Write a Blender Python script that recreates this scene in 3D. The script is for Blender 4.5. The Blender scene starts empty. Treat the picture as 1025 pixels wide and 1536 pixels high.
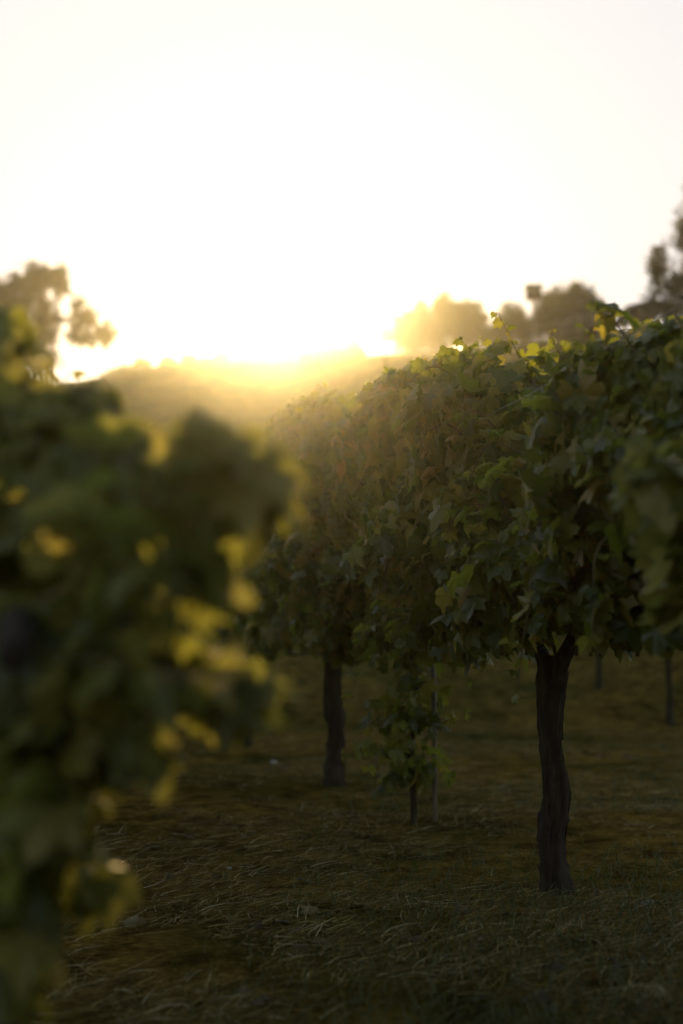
import bpy, math
import numpy as np
from mathutils import Vector

RNG = np.random.default_rng(11)
scene = bpy.context.scene
COL = scene.collection
R = math.radians

# ------------------------------------------------------------------ camera
F = 1700.0                       # focal length in photo pixels (1025 x 1536)
CAM_H = 0.786
PITCH = math.atan(206 / F)
cp, sp = math.cos(PITCH), math.sin(PITCH)
cd = bpy.data.cameras.new("camera")
cam = bpy.data.objects.new("camera", cd)
COL.objects.link(cam)
cam.location = (0, 0, CAM_H)
cam.rotation_euler = (R(90) + PITCH, 0, 0)
cd.sensor_fit = 'VERTICAL'
cd.sensor_height = 36
cd.lens = 36 * F / 1536
cd.clip_start = 0.02
cd.clip_end = 5000
cd.dof.use_dof = True
cd.dof.focus_distance = 3.7
cd.dof.aperture_fstop = 1.35
scene.camera = cam

def ray(px, py):
    a, b = (px - 512.5) / F, (768 - py) / F
    return np.array([a, cp - sp * b, sp + cp * b])

def at(px, py, d):
    """the point seen at a photo pixel, d metres ahead"""
    v = ray(px, py)
    return np.array([0, 0, CAM_H]) + v * (d / v[1])

def on_ground(px, py):
    v = ray(px, py)
    return np.array([0, 0, CAM_H]) + v * (-CAM_H / v[2])

# ------------------------------------------------------------------ light
SUN_PX = (430, 510)
sv = ray(*SUN_PX); sv = sv / np.linalg.norm(sv)
SUN_EL = math.asin(sv[2]); SUN_AZ = math.atan2(sv[0], sv[1])
sl = bpy.data.lights.new("sun", 'SUN')
sl.energy = 3.8; sl.angle = R(0.53); sl.color = (1.0, 0.66, 0.24)
so = bpy.data.objects.new("sun", sl); COL.objects.link(so)
so.rotation_euler = Vector(sv).to_track_quat('Z', 'Y').to_euler()
so.location = (0, 0, 60)

world = bpy.data.worlds.new("World"); scene.world = world
world.use_nodes = True
nt = world.node_tree; nt.nodes.clear()
wo = nt.nodes.new('ShaderNodeOutputWorld'); bg = nt.nodes.new('ShaderNodeBackground')
sk = nt.nodes.new('ShaderNodeTexSky'); sk.sky_type = 'NISHITA'; sk.sun_disc = False
sk.sun_elevation = SUN_EL; sk.sun_rotation = SUN_AZ
sk.air_density = 1.0; sk.dust_density = 0.7; sk.ozone_density = 1.0
tint = nt.nodes.new('ShaderNodeMix'); tint.data_type = 'RGBA'; tint.blend_type = 'MULTIPLY'   # sky tinted warm to warm the ambient light
tint.inputs[0].default_value = 1.0; tint.inputs[7].default_value = (1.0, 0.86, 0.66, 1)
nt.links.new(sk.outputs[0], tint.inputs[6]); 
cap = nt.nodes.new('ShaderNodeVectorMath'); cap.operation = 'MINIMUM'      # sky radiance clipped per channel to an even white
cap.inputs[1].default_value = (2.5, 2.48, 2.55)
nt.links.new(tint.outputs[2], cap.inputs[0]); nt.links.new(cap.outputs[0], bg.inputs[0])
bg.inputs[1].default_value = 0.15
nt.links.new(bg.outputs[0], wo.inputs[0])

vs = scene.view_settings
vs.view_transform = 'Standard'; vs.look = 'None'; vs.gamma = 1; vs.exposure = 1.2
HAZE = 0.0011

cy = scene.cycles
cy.use_denoising = True
cy.max_bounces = 8; cy.diffuse_bounces = 3; cy.transmission_bounces = 5; cy.volume_bounces = 0
cy.sample_clamp_indirect = 6

# ------------------------------------------------------------------ helpers
def build(name, V, faces, m=None, parent=None, smooth=False, mats=None, midx=None):
    """V (n,3); faces: list of (k, width) index arrays"""
    me = bpy.data.meshes.new(name)
    V = np.asarray(V, np.float32)
    me.vertices.add(len(V)); me.vertices.foreach_set('co', V.ravel())
    faces = [np.asarray(f, np.int32) for f in faces if len(f)]
    tot = np.concatenate([np.full(len(f), f.shape[1], np.int32) for f in faces])
    loops = np.concatenate([f.ravel() for f in faces])
    me.loops.add(len(loops)); me.loops.foreach_set('vertex_index', loops)
    me.polygons.add(len(tot))
    st = np.concatenate([[0], np.cumsum(tot)[:-1]]).astype(np.int32)
    me.polygons.foreach_set('loop_start', st)
    me.polygons.foreach_set('loop_total', tot)
    if smooth: me.polygons.foreach_set('use_smooth', np.ones(len(tot), bool))
    for q in (mats or ([m] if m else [])): me.materials.append(q)
    if midx is not None: me.polygons.foreach_set('material_index', np.asarray(midx, np.int32))
    me.update(calc_edges=True)
    o = bpy.data.objects.new(name, me); COL.objects.link(o)
    if parent: o.parent = parent
    return o

def empty(name, loc, label, cat, group=None):
    o = bpy.data.objects.new(name, None); COL.objects.link(o)
    o.location = loc; o.empty_display_size = 0.2
    o['label'] = label; o['category'] = cat
    if group: o['group'] = group
    return o

def tag(o, label=None, cat=None, group=None, kind=None):
    for k, v in (('label', label), ('category', cat), ('group', group), ('kind', kind)):
        if v: o[k] = v
    return o

def wob(P, scale, seed):
    """smooth pseudo noise about -1..1 at points P (n,k)"""
    r = np.random.default_rng(seed)
    P = np.atleast_2d(P); out = np.zeros(len(P))
    for _ in range(7):
        k = r.normal(size=P.shape[1]); k /= np.linalg.norm(k)
        f = scale * r.uniform(0.6, 1.9)
        out += np.sin(P @ k * f + r.uniform(0, 6.28))
    return out / 3.2

class MB:
    def __init__(s): s.v = []; s.q = []; s.t = []; s.n = 0
    def add(s, V, q=None, t=None):
        V = np.asarray(V, float)
        s.v.append(V)
        if q is not None and len(q): s.q.append(np.asarray(q) + s.n)
        if t is not None and len(t): s.t.append(np.asarray(t) + s.n)
        s.n += len(V)
    def box(s, c, size, rz=0.0, tilt=0.0):
        x, y, z = np.array(size) / 2
        V = np.array([[a * x, b * y, g * z] for g in (-1, 1) for b in (-1, 1) for a in (-1, 1)])
        if tilt:
            ct, st_ = math.cos(tilt), math.sin(tilt)
            V = V @ np.array([[ct, 0, -st_], [0, 1, 0], [st_, 0, ct]]).T
        c0, s0 = math.cos(rz), math.sin(rz)
        V = V @ np.array([[c0, -s0, 0], [s0, c0, 0], [0, 0, 1]]).T + np.array(c)
        s.add(V, q=[[0, 2, 3, 1], [4, 5, 7, 6], [0, 1, 5, 4], [2, 6, 7, 3], [0, 4, 6, 2], [1, 3, 7, 5]])
    def tube(s, pts, rad, sides=8, rough=0.0, seed=0, ridges=0):
        pts = np.asarray(pts, float); n = len(pts)
        rad = np.broadcast_to(np.asarray(rad, float), (n,))
        tg = np.gradient(pts, axis=0); tg /= np.linalg.norm(tg, axis=1)[:, None] + 1e-9
        ref = np.array([1.0, 0.13, 0.07])
        if abs(tg[0] @ ref) > 0.85: ref = np.array([0.1, 0.1, 1.0])
        a = np.cross(tg, ref); a /= np.linalg.norm(a, axis=1)[:, None] + 1e-9
        b = np.cross(tg, a)
        th = np.arange(sides) / sides * 2 * np.pi
        rr = np.ones((n, sides))
        if rough:
            g = np.random.default_rng(seed)
            ang = np.repeat(th[None], n, 0); ii = np.repeat(np.arange(n)[:, None], sides, 1)
            rr += rough * wob(np.stack([np.cos(ang).ravel() * 2, np.sin(ang).ravel() * 2, ii.ravel() * 0.35], 1), 1.6, seed).reshape(n, sides)
            if ridges:
                rr += 0.35 * rough * np.sin(ang * ridges + ii * 0.25 + 1.2 * np.sin(ii * 0.3 + seed))
                rr += 0.3 * rough * g.normal(size=(n, sides))
        V = pts[:, None] + (rad[:, None] * rr)[:, :, None] * (np.cos(th)[None, :, None] * a[:, None] + np.sin(th)[None, :, None] * b[:, None])
        V = V.reshape(-1, 3)
        i = np.arange(n - 1)[:, None] * sides; j = np.arange(sides)[None]; k = (j + 1) % sides
        q = np.stack([i + j, i + k, i + sides + k, i + sides + j], -1).reshape(-1, 4)
        V = np.concatenate([V, pts[:1], pts[-1:]])
        m = n * sides
        jj = np.arange(sides); kk = (jj + 1) % sides
        t = np.concatenate([np.stack([np.full(sides, m), kk, jj], 1), np.stack([np.full(sides, m + 1), (n - 1) * sides + jj, (n - 1) * sides + kk], 1)])
        s.add(V, q, t)
    def out(s, name, m, parent=None, smooth=False):
        V = np.concatenate(s.v)
        fs = []
        if s.q: fs.append(np.concatenate(s.q))
        if s.t: fs.append(np.concatenate(s.t))
        return build(name, V, fs, m, parent, smooth)

def bez(pts, n):
    """smooth polyline through control points"""
    pts = np.asarray(pts, float); m = len(pts)
    P = np.concatenate([[2 * pts[0] - pts[1]], pts, [2 * pts[-1] - pts[-2]]])
    out = []
    for t in np.linspace(0, m - 1 - 1e-6, n):
        i = int(t); u = t - i
        a, b, c, d = P[i], P[i + 1], P[i + 2], P[i + 3]
        out.append(0.5 * (2 * b + (c - a) * u + (2 * a - 5 * b + 4 * c - d) * u * u + (3 * b - a - 3 * c + d) * u ** 3))
    return np.array(out)

# ------------------------------------------------------------------ materials
def mat(name):
    m = bpy.data.materials.new(name); m.use_nodes = True
    n = m.node_tree; n.nodes.clear()
    return m, n, n.nodes.new('ShaderNodeOutputMaterial')

def ramp(n, stops, fac):
    r = n.nodes.new('ShaderNodeValToRGB')
    e = r.color_ramp.elements
    while len(e) < len(stops): e.new(0.5)
    for k, (p, c) in enumerate(stops):
        e[k].position = p; e[k].color = (*c, 1)
    n.links.new(fac, r.inputs[0])
    return r.outputs[0]

def noise(n, scale, detail=4, rough=0.55, vec=None, stretch=None):
    t = n.nodes.new('ShaderNodeTexNoise')
    t.inputs['Scale'].default_value = scale; t.inputs['Detail'].default_value = detail
    t.inputs['Roughness'].default_value = rough
    if vec is None:
        vec = n.nodes.new('ShaderNodeTexCoord').outputs['Object']
    if stretch:
        mp = n.nodes.new('ShaderNodeMapping'); mp.inputs['Scale'].default_value = stretch
        n.links.new(vec, mp.inputs[0]); vec = mp.outputs[0]
    n.links.new(vec, t.inputs['Vector'])
    return t.outputs['Fac']

def bump(n, h, strength, dist):
    b = n.nodes.new('ShaderNodeBump'); b.inputs['Strength'].default_value = strength
    b.inputs['Distance'].default_value = dist
    n.links.new(h, b.inputs['Height'])
    return b.outputs[0]

def leaf_material(name, stops, tstops, rough=0.40, transl=0.45, spec=0.42, bumpy=True):
    m, n, o = mat(name)
    rnd = n.nodes.new('ShaderNodeNewGeometry').outputs['Random Per Island']
    c = ramp(n, stops, rnd); tc = ramp(n, tstops, rnd)
    p = n.nodes.new('ShaderNodeBsdfPrincipled')
    p.inputs['Roughness'].default_value = rough
    p.inputs['Specular IOR Level'].default_value = spec
    n.links.new(c, p.inputs['Base Color'])
    t = n.nodes.new('ShaderNodeBsdfTranslucent'); n.links.new(tc, t.inputs[0])
    if bumpy:
        b = bump(n, noise(n, 55, 3), 0.5, 0.004)
        n.links.new(b, p.inputs['Normal'])
    mx = n.nodes.new('ShaderNodeMixShader'); mx.inputs[0].default_value = transl
    n.links.new(p.outputs[0], mx.inputs[1]); n.links.new(t.outputs[0], mx.inputs[2])
    n.links.new(mx.outputs[0], o.inputs[0])
    return m

def plain(name, stops, scale=6, rough=0.85, bstr=0.5, bdist=0.01, stretch=None, spec=0.25, detail=6):
    m, n, o = mat(name)
    f = noise(n, scale, detail, 0.6, stretch=stretch)
    p = n.nodes.new('ShaderNodeBsdfPrincipled')
    p.inputs['Roughness'].default_value = rough; p.inputs['Specular IOR Level'].default_value = spec
    n.links.new(ramp(n, stops, f), p.inputs['Base Color'])
    n.links.new(bump(n, noise(n, scale * 3, 6, 0.65, stretch=stretch), bstr, bdist), p.inputs['Normal'])
    n.links.new(p.outputs[0], o.inputs[0])
    return m

VINE_LEAF = leaf_material('vine_leaf',
    [(0.0, (0.032, 0.042, 0.005)), (0.4, (0.062, 0.073, 0.007)), (0.78, (0.105, 0.110, 0.010)), (0.92, (0.16, 0.135, 0.015)), (1.0, (0.20, 0.13, 0.025))],
    [(0.0, (0.18, 0.22, 0.02)), (0.6, (0.30, 0.33, 0.03)), (1.0, (0.42, 0.35, 0.06))])
NEAR_LEAF = leaf_material('near_vine_leaf',  # lightened vine leaf: lens glow and sky light put into the colour
    [(0.0, (0.06, 0.068, 0.010)), (0.5, (0.10, 0.105, 0.015)), (0.85, (0.15, 0.145, 0.022)), (1.0, (0.22, 0.17, 0.03))],
    [(0.0, (0.22, 0.23, 0.04)), (0.6, (0.30, 0.31, 0.06)), (1.0, (0.40, 0.36, 0.11))], transl=0.45)
CANE = plain('cane_bark', [(0.3, (0.09, 0.055, 0.025)), (0.7, (0.17, 0.12, 0.05))], 20, 0.7)
BARK = plain('vine_bark', [(0.25, (0.022, 0.015, 0.009)), (0.55, (0.055, 0.038, 0.023)), (0.8, (0.10, 0.075, 0.05))], 16, 0.95, 1.0, 0.02, (3, 3, 0.35))
TREE_BARK = plain('tree_bark', [(0.3, (0.03, 0.022, 0.015)), (0.7, (0.08, 0.06, 0.04))], 4, 0.95, 0.8, 0.05, (2, 2, 0.4))
TREE_LEAF = leaf_material('tree_leaf', [(0, (0.030, 0.040, 0.014)), (0.6, (0.05, 0.058, 0.02)), (1, (0.075, 0.07, 0.025))],
                          [(0, (0.10, 0.11, 0.02)), (1, (0.20, 0.17, 0.04))], 0.6, 0.25, 0.3, False)
STRAW = leaf_material('dry_straw', [(0, (0.03, 0.018, 0.004)), (0.45, (0.14, 0.086, 0.02)), (0.8, (0.32, 0.215, 0.065)), (0.94, (0.50, 0.38, 0.16)), (1, (0.75, 0.64, 0.42))],
                      [(0, (0.08, 0.05, 0.02)), (1, (0.30, 0.22, 0.09))], 0.7, 0.2, 0.1, False)
GREEN_BLADE = leaf_material('grass_blade', [(0, (0.026, 0.034, 0.007)), (0.6, (0.055, 0.060, 0.012)), (1, (0.13, 0.10, 0.03))],
                            [(0, (0.08, 0.12, 0.02)), (1, (0.2, 0.2, 0.04))], 0.5, 0.3, 0.4, False)
WOOD = plain('weathered_wood', [(0.3, (0.11, 0.085, 0.06)), (0.7, (0.22, 0.18, 0.13))], 8, 0.85, 0.6, 0.01, (4, 4, 0.4))
ROOF = plain('dark_roof', [(0.3, (0.04, 0.035, 0.03)), (0.7, (0.09, 0.075, 0.06))], 3, 0.8)
PLASTER = plain('shed_wall', [(0.3, (0.05, 0.04, 0.03)), (0.7, (0.10, 0.08, 0.055))], 1.5, 0.9)
STONE = plain('pale_stone', [(0.3, (0.22, 0.20, 0.17)), (0.7, (0.45, 0.43, 0.38))], 25, 0.85, 0.7, 0.01)

def ground_material():
    m, n, o = mat('vineyard_ground')
    tc = n.nodes.new('ShaderNodeTexCoord').outputs['Object']
    big = noise(n, 0.55, 5, 0.6, tc); mid = noise(n, 5.5, 6, 0.65, tc); fine = noise(n, 70, 5, 0.7, tc)
    strand = noise(n, 30, 6, 0.7, tc, (1, 3.2, 1))
    soil = ramp(n, [(0.3, (0.022, 0.013, 0.003)), (0.5, (0.14, 0.088, 0.021)), (0.7, (0.34, 0.23, 0.066))], strand)
    grass = ramp(n, [(0.3, (0.022, 0.021, 0.005)), (0.6, (0.075, 0.060, 0.014)), (0.8, (0.17, 0.12, 0.034))], fine)
    mx = n.nodes.new('ShaderNodeMix'); mx.data_type = 'RGBA'
    fac = ramp(n, [(0.44, (0, 0, 0)), (0.62, (1, 1, 1))], big)
    n.links.new(fac, mx.inputs[0]); n.links.new(soil, mx.inputs[6]); n.links.new(grass, mx.inputs[7])
    # the far slope is grassier: blend by distance from the near rows
    sep = n.nodes.new('ShaderNodeSeparateXYZ'); n.links.new(tc, sep.inputs[0])
    mr = n.nodes.new('ShaderNodeMapRange'); mr.inputs[1].default_value = 10; mr.inputs[2].default_value = 22
    n.links.new(sep.outputs[1], mr.inputs[0])
    slope = ramp(n, [(0.36, (0.03, 0.03, 0.008)), (0.5, (0.08, 0.075, 0.02)), (0.64, (0.17, 0.13, 0.04))], noise(n, 0.9, 8, 0.75, tc))
    m2 = n.nodes.new('ShaderNodeMix'); m2.data_type = 'RGBA'
    n.links.new(mr.outputs[0], m2.inputs[0]); n.links.new(mx.outputs[2], m2.inputs[6]); n.links.new(slope, m2.inputs[7])
    p = n.nodes.new('ShaderNodeBsdfPrincipled'); p.inputs['Roughness'].default_value = 0.95
    p.inputs['Specular IOR Level'].default_value = 0.0
    dk = n.nodes.new('ShaderNodeMix'); dk.data_type = 'RGBA'; dk.blend_type = 'MULTIPLY'; dk.inputs[0].default_value = 1     # darker patches where the mid noise is low
    n.links.new(m2.outputs[2], dk.inputs[6]); n.links.new(ramp(n, [(0.36, (0.35, 0.33, 0.3)), (0.6, (1.15, 1.12, 1.0))], mid), dk.inputs[7])
    n.links.new(dk.outputs[2], p.inputs['Base Color'])
    b1 = n.nodes.new('ShaderNodeBump'); b1.inputs['Strength'].default_value = 0.8; b1.inputs['Distance'].default_value = 0.05
    n.links.new(mid, b1.inputs['Height'])
    b2 = n.nodes.new('ShaderNodeBump'); b2.inputs['Strength'].default_value = 0.9; b2.inputs['Distance'].default_value = 0.015
    n.links.new(strand, b2.inputs['Height']); n.links.new(b1.outputs[0], b2.inputs['Normal'])
    n.links.new(b2.outputs[0], p.inputs['Normal'])
    n.links.new(p.outputs[0], o.inputs[0])
    return m

# ------------------------------------------------------------------ terrain
FAR = 0.5                       # the hill stands nearer than it looks
CREST = [(-900, 640, 150), (-300, 600, 160), (0, 586, 170), (80, 578, 170), (120, 574, 165), (160, 566, 145), (180, 559, 125), (215, 555, 120), (260, 552, 118),
         (330, 547, 115), (430, 540, 110), (520, 535, 105), (600, 527, 95), (740, 519, 82), (800, 509, 78),
         (920, 499, 74), (1025, 486, 70), (1300, 470, 66), (2000, 520, 64), (3200, 700, 64)]
_th, _el, _rc = [], [], []
for px, py, rc in CREST:
    v = ray(px, py); _th.append(math.atan2(v[0], v[1])); _el.append(v[2] / math.hypot(v[0], v[1])); _rc.append(rc * FAR)
_th = [-3.2, -1.6] + _th + [1.7, 3.2]; _el = [0.0, 0.03] + _el + [0.03, 0.0]; _rc = [90, 90] + _rc + [60, 90]

def terrain(X, Y):
    X = np.asarray(X, float); Y = np.asarray(Y, float)
    r = np.hypot(X, Y); th = np.arctan2(X, Y)
    el = np.interp(th, _th, _el); rc = np.interp(th, _th, _rc)
    r0 = 11.5
    zc = CAM_H + el * rc
    t = np.clip((r - r0) / (rc - r0), 0, 1)
    z = zc * (t ** 1.25)
    over = np.maximum(r - rc, 0)
    z = np.where(r > rc, np.maximum(zc - over * 0.16 - 0.004 * over ** 1.5, 0.0), z)
    P = np.stack([X.ravel(), Y.ravel()], 1)
    n = wob(P, 0.9, 5).reshape(X.shape) * 0.022 + wob(P, 4.0, 6).reshape(X.shape) * 0.010
    n2 = wob(P, 0.16, 7).reshape(X.shape) * 0.25
    w = np.clip((r - 18) / 25, 0, 1) * np.clip((rc - r) / 20, 0, 1)
    return z + n * np.clip((40 - r) / 20, 0, 1) + n2 * w

def make_ground():
    rr = np.concatenate([[0.02], np.geomspace(0.3, 20, 150), np.geomspace(20.4, 200, 130), np.geomspace(210, 900, 22)])
    na = 720
    th = np.linspace(-np.pi, np.pi, na, endpoint=False)
    RR, TT = np.meshgrid(rr, th, indexing='ij')
    X = RR * np.sin(TT); Y = RR * np.cos(TT); Z = terrain(X, Y)
    V = np.stack([X, Y, Z], -1).reshape(-1, 3)
    i = np.arange(len(rr) - 1)[:, None] * na; j = np.arange(na)[None]; k = (j + 1) % na
    q = np.stack([i + j, i + na + j, i + na + k, i + k], -1).reshape(-1, 4)
    o = build('ground', V, [q[:, ::-1]], ground_material(), None, True)
    tag(o, kind='structure')
make_ground()

# ------------------------------------------------------------------ leaves
def leaf_template(seed, fine=True):
    g = np.random.default_rng(seed)
    if fine:
        key_a = np.radians([-176, -150, -118, -96, -76, -48, -26, 0, 26, 48, 76, 96, 118, 150, 176])
        key_r = np.array([0.10, 0.52, 0.66, 0.70, 0.55, 0.86, 0.66, 1.0, 0.66, 0.86, 0.55, 0.70, 0.66, 0.52, 0.10])
        key_r = key_r * (1 + 0.07 * g.normal(size=15))
        n = 37
        a = np.linspace(-np.radians(176), np.radians(176), n)
        r = np.interp(a, key_a, key_r)
        r[1:-1] *= 1 + np.where(np.arange(n - 2) % 2 == 0, 0.06, -0.07) + 0.02 * g.normal(size=n - 2)
        r[n // 2] = key_r[7] * 1.06
        rings = [0.0, 0.5, 1.0]
    else:
        a = np.radians([-170, -125, -95, -70, -45, -22, 0, 22, 45, 70, 95, 125, 170.])
        r = np.array([0.15, 0.62, 0.7, 0.55, 0.86, 0.64, 1.0, 0.64, 0.86, 0.55, 0.7, 0.62, 0.15]) * (1 + 0.06 * g.normal(size=13))
        n = 13; rings = [0.0, 1.0]
    cup = g.uniform(-0.1, 0.6); fold = g.uniform(-0.15, 0.6); droop = g.uniform(-0.1, 0.8)
    V = []
    for f in rings:
        if f == 0: V.append([[0, 0, 0]]); continue
        x = np.sin(a) * r * f; y = np.cos(a) * r * f
        vein = np.cos(a * 360 / 48.0)                    # crease along the lobe veins
        z = -cup * (x * x) - fold * np.abs(x) * 0.6 - droop * np.maximum(y, 0) ** 2 * 0.6
        z = z - 0.05 * vein * f * np.clip(r, 0, 1) + (0.09 * np.sin(3 * a + seed) + 0.06 * np.sin(7 * a + 2 * seed)) * f * f
        V.append(np.stack([x, y, z], 1))
    V = np.concatenate(V)
    tri = np.array([[0, 1 + i + 1, 1 + i] for i in range(n - 1)])
    quad = np.zeros((0, 4), int)
    if fine:
        quad = np.array([[1 + i, 1 + i + 1, 1 + n + i + 1, 1 + n + i] for i in range(n - 1)])
    return V, tri, quad

FINE = [leaf_template(s) for s in range(12)]
COARSE = [leaf_template(s, False) for s in range(8)]

def leaves(mb, P, N, T, S, g, templates):
    """leaf blades at P, facing N, tips towards T, size S"""
    N = N / (np.linalg.norm(N, axis=1)[:, None] + 1e-9)
    T = T - (T * N).sum(1)[:, None] * N
    T = T / (np.linalg.norm(T, axis=1)[:, None] + 1e-9)
    X = np.cross(T, N)
    pick = g.integers(0, len(templates), len(P))
    for k, (V, tri, quad) in enumerate(templates):
        i = np.where(pick == k)[0]
        if not len(i): continue
        asp = g.uniform(0.88, 1.12, len(i))
        W = (V[None, :, 0, None] * (S[i] * asp)[:, None, None]) * X[i][:, None] + V[None, :, 1, None] * S[i][:, None, None] * T[i][:, None] + V[None, :, 2, None] * S[i][:, None, None] * N[i][:, None]
        W = W + P[i][:, None]
        off = (np.arange(len(i)) * len(V))[:, None, None]
        mb.add(W.reshape(-1, 3), (quad[None] + off).reshape(-1, 4) if len(quad) else None, (tri[None] + off).reshape(-1, 3))

# ------------------------------------------------------------------ vine rows
T1 = on_ground(835, 1345); T2 = on_ground(501, 1181)
ROW = (T2 - T1)[:2]; ROW_LEN = np.linalg.norm(ROW); ROW = ROW / ROW_LEN
ACR = np.array([-ROW[1], ROW[0]])              # across the row, towards the alley
STEP = ROW_LEN / 2
print('row', T1, T2, 'spacing', STEP)

def row_pt(base, s, u, z):
    s, u, z = np.broadcast_arrays(np.asarray(s, float), u, z)
    xy = base[:2] + s[..., None] * ROW + u[..., None] * ACR
    return np.concatenate([xy, z[..., None]], -1)

def trunk_mesh(mb, loc, h, r, seed, lean=0.022, arms=0.6, sides=20, n=46):
    g = np.random.default_rng(seed)
    pts = [np.array([0, 0, -0.06]), np.array([0, 0, 0.0])]
    for f in (0.22, 0.45, 0.7, 1.0):
        pts.append(np.array([g.normal() * lean * 0.5, g.normal() * lean * 0.5, h * f]))
    c = bez(pts, n); t = np.linspace(0, 1, n)
    rad = r * (1.0 + 0.22 * np.exp(-((t - 0.2) / 0.09) ** 2) + 0.25 * np.exp(-(t / 0.07) ** 2) + 0.25 * np.clip((t - 0.85) / 0.15, 0, 1) + 0.05 * np.sin(t * 17 + seed))
    mb.tube(c, rad, sides, 0.24, seed, 7)
    # loose strips of bark
    for k in range(10):
        a = g.uniform(0, 6.28); L = int(g.integers(n // 6, n // 3)); i0 = int(g.integers(2, n - L - 1))
        seg = c[i0:i0 + L] + (rad[i0:i0 + L] * 1.06)[:, None] * np.array([math.cos(a), math.sin(a), 0])
        seg = seg + np.linspace(0, 1, L)[:, None] ** 2 * np.array([math.cos(a), math.sin(a), 0]) * 0.004
        mb.tube(seg, r * 0.07, 4, 0.2, k)
    top = c[-1]
    for sgn in (-1, 1):
        if arms <= 0: break
        d = np.array([*(ROW * sgn), 0])
        arm = bez([top - [0, 0, 0.14], top + d * 0.09 + [0, 0, 0.0], top + d * arms * 0.45 + [0, 0, 0.13], top + d * arms + [0, 0, 0.15 + 0.03 * g.normal()]], 18)
        mb.tube(arm, np.linspace(r * 0.72, r * 0.38, 18), 12, 0.16, seed + 3 + sgn, 5)
    return top

def canopy_points(g, L, top_f, bot_f, half_w, n, seed):
    """points in row coordinates (s,u,z) with outward normals, mostly near the skin of the canopy"""
    s = g.uniform(-L / 2 - 0.1, L / 2 + 0.1, n)
    zt = top_f(s); zb = bot_f(s)
    f = g.uniform(0, 1, n) ** 0.9
    z = zb + (zt - zb) * f
    side = np.where(g.uniform(size=n) < 0.62, 1.0, -1.0)
    prof = np.sqrt(np.clip(1 - np.clip((f - 0.55) / 0.47, 0, 1) ** 2, 0.02, 1)) * (0.62 + 0.38 * np.clip(f / 0.3, 0, 1))
    nz = 1 + 0.42 * wob(np.stack([s, z, side * 3], 1), 5.5, seed) + 0.26 * wob(np.stack([s, z, side * 3], 1), 13, seed + 1)
    w = half_w * prof * nz
    u = side * w * (1 - 0.75 * g.uniform(size=n) ** 2.6)
    nrm = np.stack([0.35 * g.normal(size=n), side * (0.55 + 0.35 * (u * side / np.maximum(w, .02))), 0.12 + 0.9 * np.clip((f - 0.75) / 0.25, 0, 1) + 0.45 * g.normal(size=n)], 1)
    return s, u, z, nrm

def foliage(mb, g, L, top_f, bot_f, half_w, n, seed, size=(0.055, 0.095), templates=FINE):
    s, u, z, nr = canopy_points(g, L, top_f, bot_f, half_w, n, seed)
    P = np.concatenate([s[:, None] * ROW + u[:, None] * ACR, z[:, None]], 1)
    N = np.concatenate([nr[:, :1] * ROW + nr[:, 1:2] * ACR, nr[:, 2:]], 1) + 0.38 * g.normal(size=(n, 3))
    T = np.array([0, 0, -1.0]) + 0.75 * g.normal(size=(n, 3)) + 0.35 * N
    leaves(mb, P, N, T, size[0] + (size[1] - size[0]) * g.beta(1.6, 1.5, n), g, templates)

def shoot(mbl, parent, g, p0, p1, p2, nl, size, templates=FINE, r=0.003):
    c = bez([p0, p1, p2], 14); mbc = MB()
    mbc.tube(c, np.linspace(r, r * 0.4, 14), 5)
    t = np.linspace(0.15, 1.0, nl)
    i = t * 13; a = np.floor(np.minimum(i, 12)).astype(int); fr = (i - a)[:, None]
    P = c[a] * (1 - fr) + c[a + 1] * fr
    tg = c[-1] - c[0]; tg = tg / np.linalg.norm(tg)
    side = g.normal(size=(nl, 3)); side -= (side @ tg)[:, None] * tg
    side /= np.linalg.norm(side, axis=1)[:, None]
    pet = side * 0.025 + np.array([0, 0, 0.012])
    N = np.array([0, 0, 0.7]) + 0.5 * g.normal(size=(nl, 3)) - side * 0.2
    T = side + np.array([0, 0, -0.55]) + 0.25 * g.normal(size=(nl, 3))
    S = g.uniform(*size, nl) * np.linspace(1, 0.5, nl)
    leaves(mbl, P + pet, N, T, S, g, templates)
    for k in range(nl): mbc.tube(np.array([P[k], P[k] + pet[k] * 0.6 + [0, 0, 0.006], P[k] + pet[k]]), 0.0012, 3)
    mbc.out('cane', CANE, parent, True)

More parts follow.
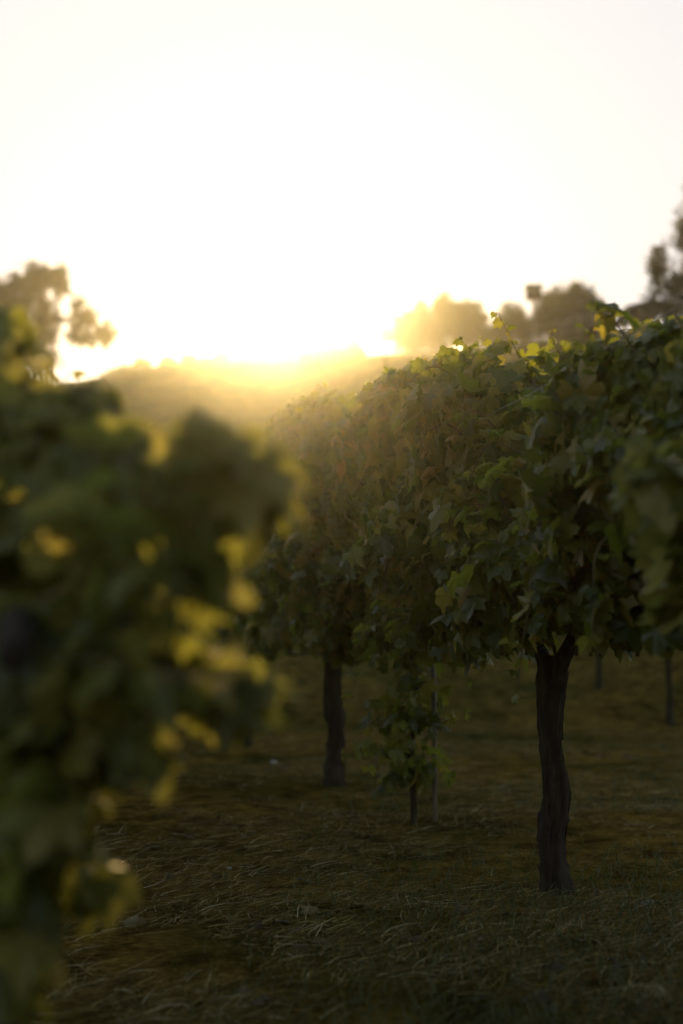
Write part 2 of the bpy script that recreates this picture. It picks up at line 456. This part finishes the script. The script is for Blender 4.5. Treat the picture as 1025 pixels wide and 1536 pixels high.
def make_vine(base, label, group, seed, top_f, bot_f, half_w=0.33, L=None, n=1500, r=0.045, h=0.76, fine=True, arms=0.62, nshoot=10, hang=4, trunk=True, size=(0.03, 0.086)):
    g = np.random.default_rng(seed)
    L = L or STEP
    tpl = FINE if fine else COARSE
    z0 = float(terrain(base[0], base[1]))
    v = empty('grape_vine', (base[0], base[1], z0), label, 'grapevine', group)
    if trunk:
        mt = MB(); trunk_mesh(mt, base, h, r, seed, arms=arms, sides=20 if fine else 9, n=46 if fine else 16)
        mt.out('trunk', BARK, v, True)
    ml = MB()
    foliage(ml, g, L, top_f, bot_f, half_w, n, seed, size, tpl)
    for k in range(nshoot):                       # upright and arching shoot tips along the top
        s = g.uniform(-L / 2, L / 2); u = g.uniform(-0.75, 0.75) * half_w
        zt = float(top_f(np.array([s]))[0])
        p0 = np.append(s * ROW + u * ACR, zt - 0.22)
        d = np.append(g.normal() * 0.12 * ROW + g.normal() * 0.12 * ACR, 0)
        p1 = p0 + d * 0.5 + [0, 0, 0.13]; p2 = p0 + d * 1.2 + [0, 0, g.uniform(0.2, 0.34)]
        shoot(ml, v, g, p0, p1, p2, int(g.integers(11, 17)), (0.03, 0.058), tpl)
    for k in range(nshoot):                       # laterals that stand out of the alley face
        s = g.uniform(-L / 2, L / 2); zt = float(top_f(np.array([s]))[0]); zz = g.uniform(0.95, zt - 0.05)
        p0 = np.append(s * ROW + half_w * 0.6 * ACR, zz)
        dd = np.append(ACR * g.uniform(0.7, 1) + ROW * g.normal() * 0.6, g.uniform(-0.3, 0.8))
        q = g.uniform(0.14, 0.3)
        shoot(ml, v, g, p0, p0 + dd * q * 0.6 + [0, 0, 0.02], p0 + dd * q - [0, 0, 0.10], int(g.integers(7, 12)), (0.03, 0.07), tpl)
    for k in range(hang):                         # shoots that hang out on the alley side and below
        s = g.uniform(-L / 2, L / 2); sd = 1 if g.uniform() < 0.7 else -1
        zb = float(bot_f(np.array([s]))[0])
        p0 = np.append(s * ROW + sd * half_w * 0.7 * ACR, zb + g.uniform(0.1, 0.5))
        p1 = p0 + np.append(sd * 0.12 * ACR + g.normal() * 0.08 * ROW, -0.05)
        p2 = p1 + np.append(sd * 0.03 * ACR + g.normal() * 0.08 * ROW, -g.uniform(0.12, 0.3))
        shoot(ml, v, g, p0, p1, p2, int(g.integers(5, 9)), (0.045, 0.085), tpl)
    ml.out('foliage', VINE_LEAF, v, True)
    # the canes that carry the leaves
    for k in range(9 if fine else 3):
        s = g.uniform(-L / 2, L / 2); s1 = s + g.normal() * 0.12
        zt = float(top_f(np.array([s1]))[0])
        mc = MB(); mc.tube(bez([np.append(s * ROW, h), np.append((s + s1) / 2 * ROW + g.normal() * 0.06 * ACR, (h + zt) / 2), np.append(s1 * ROW + g.normal() * 0.1 * ACR, zt - 0.05)], 12), np.linspace(0.006, 0.003, 12), 6)
        mc.out('cane', CANE, v, True)
    return v

TOP_D = [-3.0, 0.7, 2.0, 2.8, 3.3, 3.6, 4.1, 4.7, 5.3, 6.0, 6.5, 7.4, 8.5, 9.5, 12, 60]
TOP_Z = [1.58, 1.58, 1.60, 1.57, 1.44, 1.58, 1.92, 1.93, 1.86, 2.02, 2.22, 2.32, 2.05, 1.85, 1.75, 1.7]
def right_top(base):
    def f(s):
        d = base[1] + np.asarray(s) * ROW[1]
        return np.interp(d, TOP_D, TOP_Z) + 0.05 * np.sin(d * 7.1) + 0.035 * np.sin(d * 17.3 + 1)
    return f
def right_bot(base, lo=0.80):
    def f(s):
        d = base[1] + np.asarray(s) * ROW[1]
        return lo + 0.09 * np.exp(-((d - 3.2) / 0.25) ** 2) + 0.06 * np.sin(d * 5.1 + 0.6) + 0.04 * np.sin(d * 11.7)
    return f

RIGHT_GROUP = 'grapevines in the row right of the alley'
names = {
    -3: ('unseen grapevine added behind the camera to block skylight, right hand row', 700),  # added out of view so less sky light reaches the ground
    -2: ('nearest grapevine of the right hand row, beside the photographer', 1100),
    -1: ('big leafy grapevine at the right edge with sky lit greyish leaves', 3300),
    0: ('grapevine on the thick straight dark trunk, right of the leafy young vine', 3300),
    2: ('tall bushy grapevine on the twisted trunk, its left side in the sun glow', 4600),
    4: ('grapevine with a thin straight trunk in the middle of the receding row', 2500),
    5: ('grapevine behind the thin trunk, mostly hidden by hanging leaves', 900),
    6: ('grapevine with a forked dark trunk far down the row, beside the blurred leaf', 900),
}
for k, (lab, n) in names.items():
    b = T1[:2] + ROW * STEP * k
    make_vine(b, lab, RIGHT_GROUP, 100 + k, right_top(b), right_bot(b), 0.34 if k < 5 else 0.38, STEP * (1.55 if k in (2, 4) else 1), n,
              r={0: 0.040, 2: 0.049, 4: 0.034}.get(k, 0.045), fine=k < 5 and k > -3, nshoot=14 if 0 <= k < 4 else (9 if k > 0 else 4), hang=6)
# the young vine between the two trunks: leaves from the canopy down to a thin stem with a training stake
b = T1[:2] + ROW * STEP * 1.0
def young_bot(s):
    return 0.22 + 6.0 * np.abs(np.asarray(s)) ** 1.5
yv = make_vine(b, 'young grapevine with a thin stem, leafy nearly to the ground, between two old trunks', RIGHT_GROUP, 131,
               right_top(b), right_bot(b), 0.32, STEP, 2700, r=0.012, arms=0, nshoot=12, hang=5)
mb = MB(); gg = np.random.default_rng(77)
n = 230
zz = np.concatenate([gg.uniform(0.17, 0.55, 110), gg.uniform(0.42, 0.95, 120)])
off = np.concatenate([np.full(110, -0.03), np.full(120, -0.17)])
ss = off + gg.normal(size=n) * 0.085; uu = gg.normal(size=n) * 0.10 + 0.05
P = np.concatenate([ss[:, None] * ROW + uu[:, None] * ACR, zz[:, None]], 1)
N = np.concatenate([0.6 * gg.normal(size=(n, 1)) * ROW + (0.6 + 0.6 * gg.normal(size=(n, 1))) * ACR, 0.35 + 0.5 * gg.normal(size=(n, 1))], 1)
T = np.array([0, 0, -1.0]) + 0.7 * gg.normal(size=(n, 3))
leaves(mb, P, N, T, gg.uniform(0.03, 0.072, n), gg, FINE)
mb.out('low_foliage', VINE_LEAF, yv, True)
mb = MB(); mb.tube(np.array([[0.10, 0.04, -0.15], [0.101, 0.041, 0.4], [0.10, 0.042, 0.82]]), 0.011, 8, 0.05, 3)
st = mb.out('training_stake', WOOD, None, True); st.location = (b[0], b[1], float(terrain(*b)))
tag(st, 'thin wooden training stake beside the stem of the young leafy vine', 'stake')

# ------------------------------------------------------------------ foreground: the near vine on the left
def clump(ml, g, c, rad, n, size, tpl=FINE):
    d = g.normal(size=(n, 3)); d /= np.linalg.norm(d, axis=1)[:, None]
    rr = g.uniform(0.35, 1.0, n) ** 0.6
    P = c + d * rr[:, None] * rad
    N = d * 0.6 + np.array([0.25, -0.45, 0.25]) + 0.4 * g.normal(size=(n, 3))
    T = np.array([0, 0, -1.0]) + 0.45 * g.normal(size=(n, 3)) + 0.4 * d
    leaves(ml, P, N, T, g.uniform(*size, n), g, tpl)

def near_vine():
    g = np.random.default_rng(501)
    base = at(10, 1300, 1.45); base[2] = float(terrain(base[0], base[1]))
    v = empty('grape_vine', base, 'out of focus grapevine close to the lens, filling the left side', 'grapevine', 'grapevines in the row left of the alley')
    mt = MB(); trunk_mesh(mt, base, 0.66, 0.045, 501, arms=0.3); mt.out('trunk', BARK, v, True)
    ml = MB()
    CL = [  # px, py, rx, rz (px), depth, ry (m), leaves
        (5, 505, 34, 36, 1.5, 0.08, 9), (30, 580, 60, 40, 1.5, 0.10, 16), (50, 640, 110, 60, 1.5, 0.14, 46), (130, 625, 60, 45, 1.45, 0.08, 20), (190, 700, 50, 80, 1.35, 0.08, 30),
        (295, 665, 50, 50, 1.25, 0.06, 9), (345, 690, 75, 70, 1.3, 0.10, 14), (395, 720, 36, 70, 1.25, 0.05, 8), (285, 775, 60, 60, 1.3, 0.08, 12),
        (50, 800, 120, 90, 1.5, 0.14, 42), (180, 830, 70, 60, 1.4, 0.08, 22), (300, 850, 26, 34, 1.2, 0.03, 4), (215, 900, 50, 40, 1.3, 0.05, 10),
        (70, 960, 120, 90, 1.4, 0.14, 48), (180, 990, 75, 80, 1.35, 0.09, 20), (265, 1010, 40, 50, 1.3, 0.05, 7), (345, 1040, 40, 36, 1.35, 0.04, 13),
        (190, 1105, 60, 50, 1.35, 0.06, 13), (60, 1110, 110, 90, 1.4, 0.12, 50), (80, 1210, 70, 55, 1.35, 0.09, 22), (15, 1270, 50, 70, 1.4, 0.07, 18),
        (25, 1350, 40, 55, 1.3, 0.06, 9), (140, 1320, 28, 36, 1.4, 0.04, 4), (5, 1450, 30, 50, 1.3, 0.05, 6)]
    for px, py, rx, rz, d, ry, n in CL:
        c = at(px, py, d)
        clump(ml, g, c - base, np.array([rx * d / F, ry, rz * d / F]) * 0.86, n, (0.045, 0.075))
    for (a, b_, c_) in [((60, 800, 1.35), (200, 760, 1.2), (380, 700, 1.25)), ((60, 900, 1.3), (220, 840, 1.15), (290, 930, 1.2)),
                        ((60, 980, 1.25), (220, 1000, 1.18), (350, 1030, 1.2)), ((20, 1100, 1.35), (70, 1200, 1.3), (120, 1310, 1.35)),
                        ((40, 760, 1.38), (60, 640, 1.36), (20, 500, 1.35))]:
        shoot(ml, v, g, at(*a) - base, at(*b_) - base, at(*c_) - base, 12, (0.045, 0.075))
    ml.out('foliage', NEAR_LEAF, v, True)
    return base
NB = near_vine()
LEFT_GROUP = 'grapevines in the row left of the alley'
left_labels = {-2: 'unseen grapevine added just behind the photographer to shade the ground, left row', -3: 'unseen grapevine added two plants behind the photographer to shade the ground, left row', 1: 'grapevine behind the blurred foreground vine, second in the left row', 2: 'third grapevine of the left row, hidden behind blurred leaves',  # the vines behind the camera are added to darken the near ground
               3: 'fourth grapevine of the left row, far down the alley', 4: 'fifth grapevine of the left row, far down the alley'}
for k, lab in left_labels.items():
    b = NB[:2] + ROW * STEP * k + ACR * (0.1 if k > 0 else 0.35)
    tz = {-2: 1.6, -3: 1.6, 1: 1.22, 2: 1.52, 3: 1.6, 4: 1.65}[k]
    make_vine(b, lab, LEFT_GROUP, 520 + k, lambda s, tz=tz: tz + 0.05 * np.sin(np.asarray(s) * 9 + k), lambda s: 0.72 + 0.06 * np.sin(np.asarray(s) * 7), 0.30, STEP, 900, fine=(k == 1), nshoot=6, hang=4)

# a blurred shoot of the right row that reaches towards the lens at the right edge
def reach():
    g = np.random.default_rng(640)
    root = [o for o in COL.objects if o.get('label', '').startswith('big leafy grapevine at the right')][0]
    off = np.array(root.location)
    ml = MB()
    for px, py, rx, rz, d, n in [(985, 720, 60, 42, 1.95, 16), (1015, 790, 35, 50, 2.1, 10), (1000, 880, 35, 50, 2.2, 8)]:
        clump(ml, g, at(px, py, d) - off, np.array([rx * d / F, 0.08, rz * d / F]), n, (0.05, 0.08))
    shoot(ml, root, g, at(1080, 800, 2.2) - off, at(1030, 700, 2.05) - off, at(935, 705, 1.9) - off, 9, (0.05, 0.075))
    ml.out('shoot_foliage', NEAR_LEAF, root, True)
reach()

# a further row on the rising ground behind
proto = None
for d_ in np.arange(8, 40, 0.1):
    hit = at(899, 1033, d_)
    if hit[2] <= float(terrain(hit[0], hit[1])): break
for k in range(9):
    b = hit[:2] + ROW * STEP * (k - 2)
    z0 = float(terrain(*b))
    lab = 'grapevine of the next row, %s' % ['seen below the right canopy edge', 'just left of the thin far trunk', 'on the thin far trunk right of the thick trunk', 'behind the thick dark trunk', 'behind the young vine leaves',
                                           'behind the hanging leaves', 'behind the twisted trunk canopy', 'far along behind the receding row', 'last one visible of that row'][k]
    if proto is None:
        proto = make_vine(b, lab, 'grapevines of the next row uphill', 700, lambda s: 1.5 + 0.06 * np.sin(np.asarray(s) * 9), lambda s: 0.8 + 0.06 * np.sin(np.asarray(s) * 7), 0.32, STEP, 800, r=0.03, fine=False, nshoot=5, hang=2)
    else:
        c = proto.copy(); COL.objects.link(c); c.location = (b[0], b[1], z0); c['label'] = lab
        for ch in list(proto.children):
            q = ch.copy(); COL.objects.link(q); q.parent = c
    
# ------------------------------------------------------------------ grass and straw
def strands(name, n, sampler, length, width, lift, m, seed, label, cat, spread=0.75):
    g = np.random.default_rng(seed)
    X, Y = sampler(g, n); n = len(X)
    Z = terrain(X, Y)
    L = g.uniform(*length, n) * g.uniform(0.6, 1.0, n); az = (2.6 * wob(np.stack([X, Y], 1), 1.3, seed + 3) + g.normal(size=n) * spread) + np.pi * (g.uniform(size=n) < .5)
    up = g.uniform(*lift, n); bend = g.normal(size=n) * 0.5
    W = g.uniform(*width, n)
    t = np.array([0, 0.35, 0.7, 1.0])
    V = np.zeros((n, 4, 2, 3))
    for k, tk in enumerate(t):
        a = az + bend * tk
        h = np.sin(up) * L * tk - 0.5 * L * np.sin(up) * tk ** 2 * 0.8
        cx = X + np.cos(a) * np.cos(up) * L * tk; cy_ = Y + np.sin(a) * np.cos(up) * L * tk
        w = W * (1 - 0.75 * tk) / 2
        for sgn, q in ((-1, 0), (1, 1)):
            V[:, k, q, 0] = cx - np.sin(a) * w * sgn; V[:, k, q, 1] = cy_ + np.cos(a) * w * sgn
            V[:, k, q, 2] = Z + 0.004 + np.maximum(h, 0) + (sgn * w * 0.5)
    base = (np.arange(n) * 8)[:, None, None]
    q = np.array([[[2 * k, 2 * k + 1, 2 * k + 3, 2 * k + 2] for k in range(3)]]) + base
    o = build(name, V.reshape(-1, 3), [q.reshape(-1, 4)], m)
    tag(o, label, cat, kind='stuff')

def near_field(g, n):
    d = 1.2 * (14 / 1.2) ** g.uniform(0, 1, n)
    x = g.uniform(-0.42, 0.42, n) * (d + 0.6) + 0.02
    keep = wob(np.stack([x, d], 1), 2.0, 71) + 0.8 * wob(np.stack([x, d], 1), 7, 72) > g.normal(size=n) * 0.45 - 0.1
    return x[keep], d[keep]
def green_field(g, n):
    d = 1.4 * (16 / 1.4) ** g.uniform(0, 1, n)
    x = g.uniform(-0.42, 0.44, n) * (d + 0.6)
    score = wob(np.stack([x, d], 1), 1.6, 81) + 0.6 * np.clip(x - 0.3, -1, 1.2)
    keep = score > g.normal(size=n) * 0.4 + 0.1
    return x[keep], d[keep]
strands('dry_grass', 170000, near_field, (0.02, 0.16), (0.0007, 0.0024), (0.0, 0.42), STRAW, 900, 'dry cut straw lying over the vineyard ground', 'dry grass')
strands('grass', 60000, green_field, (0.04, 0.13), (0.0015, 0.004), (0.5, 1.35), GREEN_BLADE, 901, 'short dull green grass growing through the straw', 'grass')

def stone(px, py, size, seed, label):
    p = on_ground(px, py); g = np.random.default_rng(seed)
    nu, nv = 12, 8
    V = []; 
    for i in range(nv + 1):
        for j in range(nu):
            a, b_ = math.pi * i / nv, 2 * math.pi * j / nu
            V.append([math.sin(a) * math.cos(b_), math.sin(a) * math.sin(b_), math.cos(a)])
    V = np.array(V); V = V * (1 + 0.28 * wob(V, 2.4, seed))[:, None] * np.array(size)
    q = [[i * nu + j, i * nu + (j + 1) % nu, (i + 1) * nu + (j + 1) % nu, (i + 1) * nu + j] for i in range(nv) for j in range(nu)]
    o = build('stone', V, [np.array(q)[:, ::-1]], STONE)
    o.location = (p[0], p[1], float(terrain(p[0], p[1])) + size[2] * 0.55); o.rotation_euler.z = g.uniform(0, 3)
    tag(o, label, 'stone', 'pale stones on the ground')
stone(411, 1144, (0.03, 0.02, 0.016), 3, 'pale stone in the alley left of the twisted trunk')
stone(972, 1366, (0.022, 0.016, 0.010), 4, 'pale stone in the grass right of the thick trunk')
stone(343, 1300, (0.012, 0.009, 0.007), 5, 'small pale stone on the straw in the near alley')

wa = T1[:2] + ROW * STEP * -2.5 + ACR * 0.27; wb = T1[:2] + ROW * STEP * 8 + ACR * 0.27
mb = MB(); tw = np.linspace(0, 1, 30)
mb.tube(np.stack([wa[0] + (wb[0] - wa[0]) * tw, wa[1] + (wb[1] - wa[1]) * tw, 1.53 + 0.012 * np.cos(tw * 44)], 1), 0.0016, 5)
tag(mb.out('trellis_wire', plain('wire_steel', [(0.3, (0.12, 0.10, 0.08)), (0.7, (0.3, 0.27, 0.22))], 30, 0.5)), 'thin trellis wire running through the leaves of the right hand row', 'wire')
gl = np.random.default_rng(77); X, Y = near_field(gl, 420); nl = len(X); mb = MB()
leaves(mb, np.stack([X, Y, terrain(X, Y) + 0.012], 1), np.array([0, 0, 1.0]) + 0.35 * gl.normal(size=(nl, 3)), gl.normal(size=(nl, 3)), gl.uniform(0.02, 0.055, nl), gl, FINE)
DRY_LEAF = leaf_material('dry_leaf', [(0, (0.03, 0.018, 0.007)), (0.7, (0.10, 0.06, 0.02)), (1, (0.2, 0.15, 0.06))], [(0, (0.05, 0.03, 0.01)), (1, (0.2, 0.13, 0.03))], 0.6, 0.2, 0.3)
tag(mb.out('fallen_leaves', DRY_LEAF, None, True), 'dry brown fallen vine leaves lying in the straw', 'leaves', kind='stuff')

# ------------------------------------------------------------------ trees
def make_tree(name, lobes, d, trunk_px, label, group=None, seed=0, leaf=(0.10, 0.2), dens=1.0, base_d=None, holes=0.0, r=0.12):
    """lobes: (px, py, rx, rz) of the crown at distance d; trunk foot below trunk_px"""
    g = np.random.default_rng(seed); d = d * FAR; r = r * FAR; leaf = (leaf[0] * FAR, leaf[1] * FAR)
    f = at(trunk_px, 540, d); z0 = float(terrain(f[0], f[1]))
    foot = np.array([f[0], f[1], z0])
    v = empty(name, foot, label, 'tree', group)
    ml = MB(); mt = MB()
    C = []
    for lb in lobes:
        px, py, rx, rz = lb[:4]
        c = at(px, py, d); a = rx * d / F; b = rz * d / F
        c[1] += g.normal() * 0.25 * a
        C.append((c, a, b))
    low = min(c[2] - b for c, a, b in C); ctr = np.mean([c for c, a, b in C], axis=0)
    fork = np.array([foot[0] * 0.7 + ctr[0] * 0.3, foot[1], max(foot[2] + 0.3, foot[2] * 0.35 + low * 0.65)]) - foot
    mt.tube(bez([[0, 0, -0.3], fork * 0.5 + [0.08, 0, 0], fork], 12), np.linspace(r * 1.4, r, 12), 9, 0.12, seed, 4)
    for k_, (c, a, b) in enumerate(C):
        q = c - foot
        fk = fork if len(lobes[k_]) < 5 else C[lobes[k_][4]][0] - foot
        mt.tube(bez([fk, fk * 0.5 + q * 0.5 + [0, 0, -0.1 * b], q], 10), np.linspace(r * 0.75, r * 0.2, 10), 7, 0.1, seed)
        for _ in range(5):
            e = q + g.normal(size=3) * np.array([a, a, b]) * 0.5
            mt.tube(np.array([q * 0.8 + fk * 0.2, (q * 0.75 + e * 0.25), e]), [r * 0.25, r * 0.16, r * 0.06], 5)
        # twigs: many leaf clusters filling an uneven volume
        vol = a * b
        nc = int(max(16, 95 * dens * vol / FAR ** 2))
        dd = g.normal(size=(nc, 3)); dd /= np.linalg.norm(dd, axis=1)[:, None]
        rr = g.uniform(0.15, 1, nc) ** 0.5 * (1 + 0.22 * wob(dd, 4, seed + 5))
        cc = q + dd * rr[:, None] * np.array([a, a, b])
        if holes:
            keep = wob(cc, 4.5 / max(a, .3), seed + 9) > holes - 0.75
            cc = cc[keep]; dd = dd[keep]; nc = len(cc)
        m = 26
        P = np.repeat(cc, m, 0) + g.normal(size=(nc * m, 3)) * 0.16 * FAR
        N = g.normal(size=(nc * m, 3)) + np.array([0, 0, 0.5]); T = g.normal(size=(nc * m, 3)) + np.repeat(dd, m, 0) * 0.6
        N /= np.linalg.norm(N, axis=1)[:, None]; T -= (T * N).sum(1)[:, None] * N; T /= np.linalg.norm(T, axis=1)[:, None]
        B = np.cross(N, T); S = g.uniform(*leaf, nc * m)[:, None]
        V = np.stack([P - T * S * 0.5, P + B * S * 0.28 + N * S * 0.06, P + T * S * 0.5, P - B * S * 0.28 + N * S * 0.06], 1).reshape(-1, 3)
        ml.add(V, np.arange(nc * m * 4).reshape(-1, 4))
    mt.out('trunk', TREE_BARK, v, True)
    ml.out('crown', TREE_LEAF, v)
    return v

make_tree('tree', [(62, 425, 42, 32), (28, 440, 34, 36), (-10, 470, 50, 50), (62, 480, 24, 40), (40, 520, 40, 40), (60, 545, 16, 20), (92, 420, 12, 22),
                   (128, 476, 26, 12, 3), (140, 505, 32, 18, 7), (112, 500, 14, 16, 7), (160, 500, 12, 16, 7), (118, 455, 12, 8, 6)], 62, 62,
          'tall dark tree at the left with a side branch hanging over the skyline', None, 21, (0.12, 0.24), 1.15, holes=0.42, r=0.2)
g0 = 'low trees along the far ridge'
ridge = [(158, 568, 9, 5), (173, 562, 12, 6), (187, 557, 14, 8), (213, 550, 22, 9), (251, 546, 18, 11), (285, 544, 22, 11), (312, 546, 16, 8), (334, 541, 22, 10), (369, 541, 24, 9), (398, 540, 20, 8), (422, 538, 18, 8), (448, 535, 22, 8), (474, 532, 24, 9), (503, 529, 20, 9), (530, 521, 20, 12)]
rl = ['tiny, first bush left of the ridge above the valley gap', 'second from the left end of the ridge', 'where the skyline drops to the far valley', 'low and broad, beside the valley gap', 'rounded, left of the paired bumps', 'steepest bump of the left ridge', 'small, in the dip between two bumps', 'broad, in the middle of the left ridge',
      'flat topped, left of the sun glow', 'small, just left of the sun', 'right under the sun', 'just right of the sun', 'broad, in the glare right of the sun', 'in the glare before the clump', 'taller, closest to the big tree clump']
for k, (px, py, rx, rz) in enumerate(ridge):
    rc = float(np.interp(math.atan2(ray(px, py)[0], ray(px, py)[1]), _th, _rc))
    make_tree('ridge_tree', [(px, py - 2, rx * 0.75, rz + 1), (px - rx * 0.6, py + rz * 0.9, rx * 0.5, rz * 0.6), (px + rx * 0.55, py + rz * 0.7, rx * 0.5, rz * 0.7)], rc / FAR - 1.0, px,
              'low ridge tree ' + rl[k], g0, 40 + k, (0.14, 0.26), 1.2, r=0.07)
g1 = 'trees on the hilltop'
make_tree('tree', [(578, 498, 10, 12), (570, 510, 12, 10)], 92, 576, 'small thin shrub like tree left of the hilltop clump', g1, 60, (0.1, 0.18), 0.9, holes=0.5, r=0.05)
make_tree('tree', [(608, 487, 18, 20), (632, 480, 20, 24), (612, 507, 26, 22), (640, 507, 22, 22)], 90, 622, 'rounded tree at the left end of the glowing hilltop clump', g1, 61, (0.12, 0.22), 1.3, r=0.1)
make_tree('tree', [(662, 464, 17, 24), (675, 480, 26, 24), (660, 502, 26, 26)], 88, 664, 'tallest tree in the middle of the glowing hilltop clump', g1, 62, (0.12, 0.22), 1.3, r=0.12)
make_tree('tree', [(700, 470, 24, 24), (718, 484, 18, 24), (700, 502, 28, 24), (735, 506, 14, 18)], 86, 706, 'broad tree at the right end of the glowing hilltop clump', g1, 63, (0.12, 0.22), 1.3, r=0.11)
make_tree('tree', [(768, 480, 22, 22), (752, 498, 18, 20), (782, 496, 22, 24)], 80, 768, 'small rounded tree left of the nest box', g1, 64, (0.12, 0.2), 1.4, r=0.08)
make_tree('tree', [(836, 458, 26, 25), (864, 446, 26, 25), (848, 470, 36, 24), (812, 480, 18, 18), (818, 464, 13, 20), (884, 455, 16, 16), (898, 455, 8, 8), (880, 475, 20, 16), (812, 494, 22, 20), (838, 496, 24, 18), (893, 478, 14, 14), (862, 484, 26, 12)], 79, 846, 'large dark spreading tree behind the nest box', g1, 65, (0.12, 0.22), 1.25, holes=0.25, r=0.14)
make_tree('tree', [(990, 395, 15, 28), (984, 430, 14, 30), (1018, 430, 22, 40), (1022, 350, 12, 34), (1060, 390, 40, 70), (1045, 320, 26, 40), (1085, 440, 50, 50), (1010, 465, 22, 20)], 46, 1062,
          'dark tall tree cut off by the right edge', None, 66, (0.10, 0.2), 1.3, holes=0.3, r=0.16)

# ------------------------------------------------------------------ nest box, shed, shelter, fence on the hill
d = 24.0
p = at(801, 440, d); z0 = float(terrain(p[0], p[1])); m_px = d / F
nb = empty('nest_box', (p[0], p[1], z0), 'square wooden nest box on a tall thin pole against the trees', 'nest box')
mb = MB(); h = p[2] - z0
mb.tube(np.array([[0, 0, -0.3], [0, 0, h * 0.5], [0, 0, h - 0.12]]), 0.035, 10); mb.out('pole', WOOD, nb, True)
mb = MB(); mb.box((0, 0, h - 0.0), (0.31, 0.27, 0.25)); bx = mb.out('box', WOOD, nb)
mb = MB(); mb.box((0, 0, h + 0.138), (0.36, 0.34, 0.024)); mb.out('roof', ROOF, nb)
mb = MB(); mb.tube(np.array([[0, -0.134, h + 0.02], [0, -0.139, h + 0.02]]), 0.035, 14); mb.out('hole_shade_disc', ROOF, bx)  # flat dark disc standing in for the shade inside an opening

def px_box(x0, x1, y0, y1, d):
    a, b_ = at(x0, y1, d), at(x1, y0, d)
    return (a + b_) / 2, b_[0] - a[0], b_[2] - a[2]

c, w, hh = px_box(848, 906, 484, 512, 76 * FAR)
sh = empty('farm_shed', (c[0], c[1], c[2] - hh / 2), 'low dark shed with a sloping roof below the spreading tree', 'shed')
mb = MB(); mb.box((0, 0, hh / 2), (w, 2.2, hh)); mb.out('wall', PLASTER, sh)
mb = MB(); mb.box((0, 0, hh + 0.10), (w * 1.06, 2.6, 0.07), 0, 0.05); mb.out('roof', ROOF, sh)
mb = MB(); mb.box((w * 0.2, -1.12, hh * 0.45), (0.4, 0.04, hh * 0.8)); mb.out('door', WOOD, sh)

c, w, hh = px_box(927, 986, 472, 497, 73 * FAR)
sh = empty('open_shelter', (c[0], c[1], c[2] - hh / 2), 'long low open sided shelter with a dark roof left of the tall right tree', 'shelter')
mb = MB()
mb.add(np.array([[-w * .53, -1.3, hh * .82], [w * .1, -1.3, hh * 1.22], [w * .55, -1.3, hh * 1.02], [-w * .53, 1.3, hh * .82], [w * .1, 1.3, hh * 1.22], [w * .55, 1.3, hh * 1.02],
                 [-w * .53, -1.3, hh * .70], [w * .1, -1.3, hh * 1.08], [w * .55, -1.3, hh * .90], [-w * .53, 1.3, hh * .70], [w * .1, 1.3, hh * 1.08], [w * .55, 1.3, hh * .90]]),
       q=[[0, 1, 4, 3], [1, 2, 5, 4], [6, 9, 10, 7], [7, 10, 11, 8], [0, 6, 7, 1], [1, 7, 8, 2], [3, 4, 10, 9], [4, 5, 11, 10], [0, 3, 9, 6], [2, 8, 11, 5]])
mb.out('roof', ROOF, sh)
for fx in (-0.48, -0.12, 0.2, 0.5):
    for sy in (-1.1, 1.1):
        mb = MB(); mb.box((w * fx, sy, hh * 0.42), (0.08, 0.08, hh * 0.92)); mb.out('post', WOOD, sh)
mb = MB(); mb.box((0, 1.15, hh * 0.24), (w, 0.06, hh * 0.5)); mb.out('back_wall', PLASTER, sh)

P0 = at(740, 515, 76 * FAR); P1 = at(1010, 488, 70 * FAR)
fe = empty('rail_fence', (P0[0], P0[1], float(terrain(P0[0], P0[1]))), 'wooden post and rail fence along the hilltop by the shed', 'fence')
tt = np.linspace(0, 1, 9); prev = None
for t in tt:
    q = P0 * (1 - t) + P1 * t; z = float(terrain(q[0], q[1])); q = np.array([q[0], q[1], z]) - np.array(fe.location)
    mb = MB(); mb.box(q + [0, 0, 0.35], (0.06, 0.06, 0.95)); mb.out('post', WOOD, fe)
    if prev is not None:
        for hgt in (0.3, 0.68):
            mb = MB(); mb.tube(np.array([prev + [0, -0.06, hgt], (prev + q) / 2 + [0, -0.06, hgt], q + [0, -0.06, hgt]]), 0.022, 6); mb.out('rail', WOOD, fe)
    prev = q

# ------------------------------------------------------------------ haze
mb = MB(); mb.box((0, 0, 15.5), (1900, 1900, 35))
hz = mb.out('haze', None); tag(hz, 'warm evening haze over the vineyard and hill', 'haze', kind='stuff')
m, n, o = mat('haze')
pv = n.nodes.new('ShaderNodeVolumePrincipled')
pv.inputs['Color'].default_value = (0.95, 0.93, 0.88, 1)
pv.inputs['Density'].default_value = HAZE
pv.inputs['Anisotropy'].default_value = 0.91
n.links.new(pv.outputs[0], o.inputs['Volume'])
hz.data.materials.append(m)
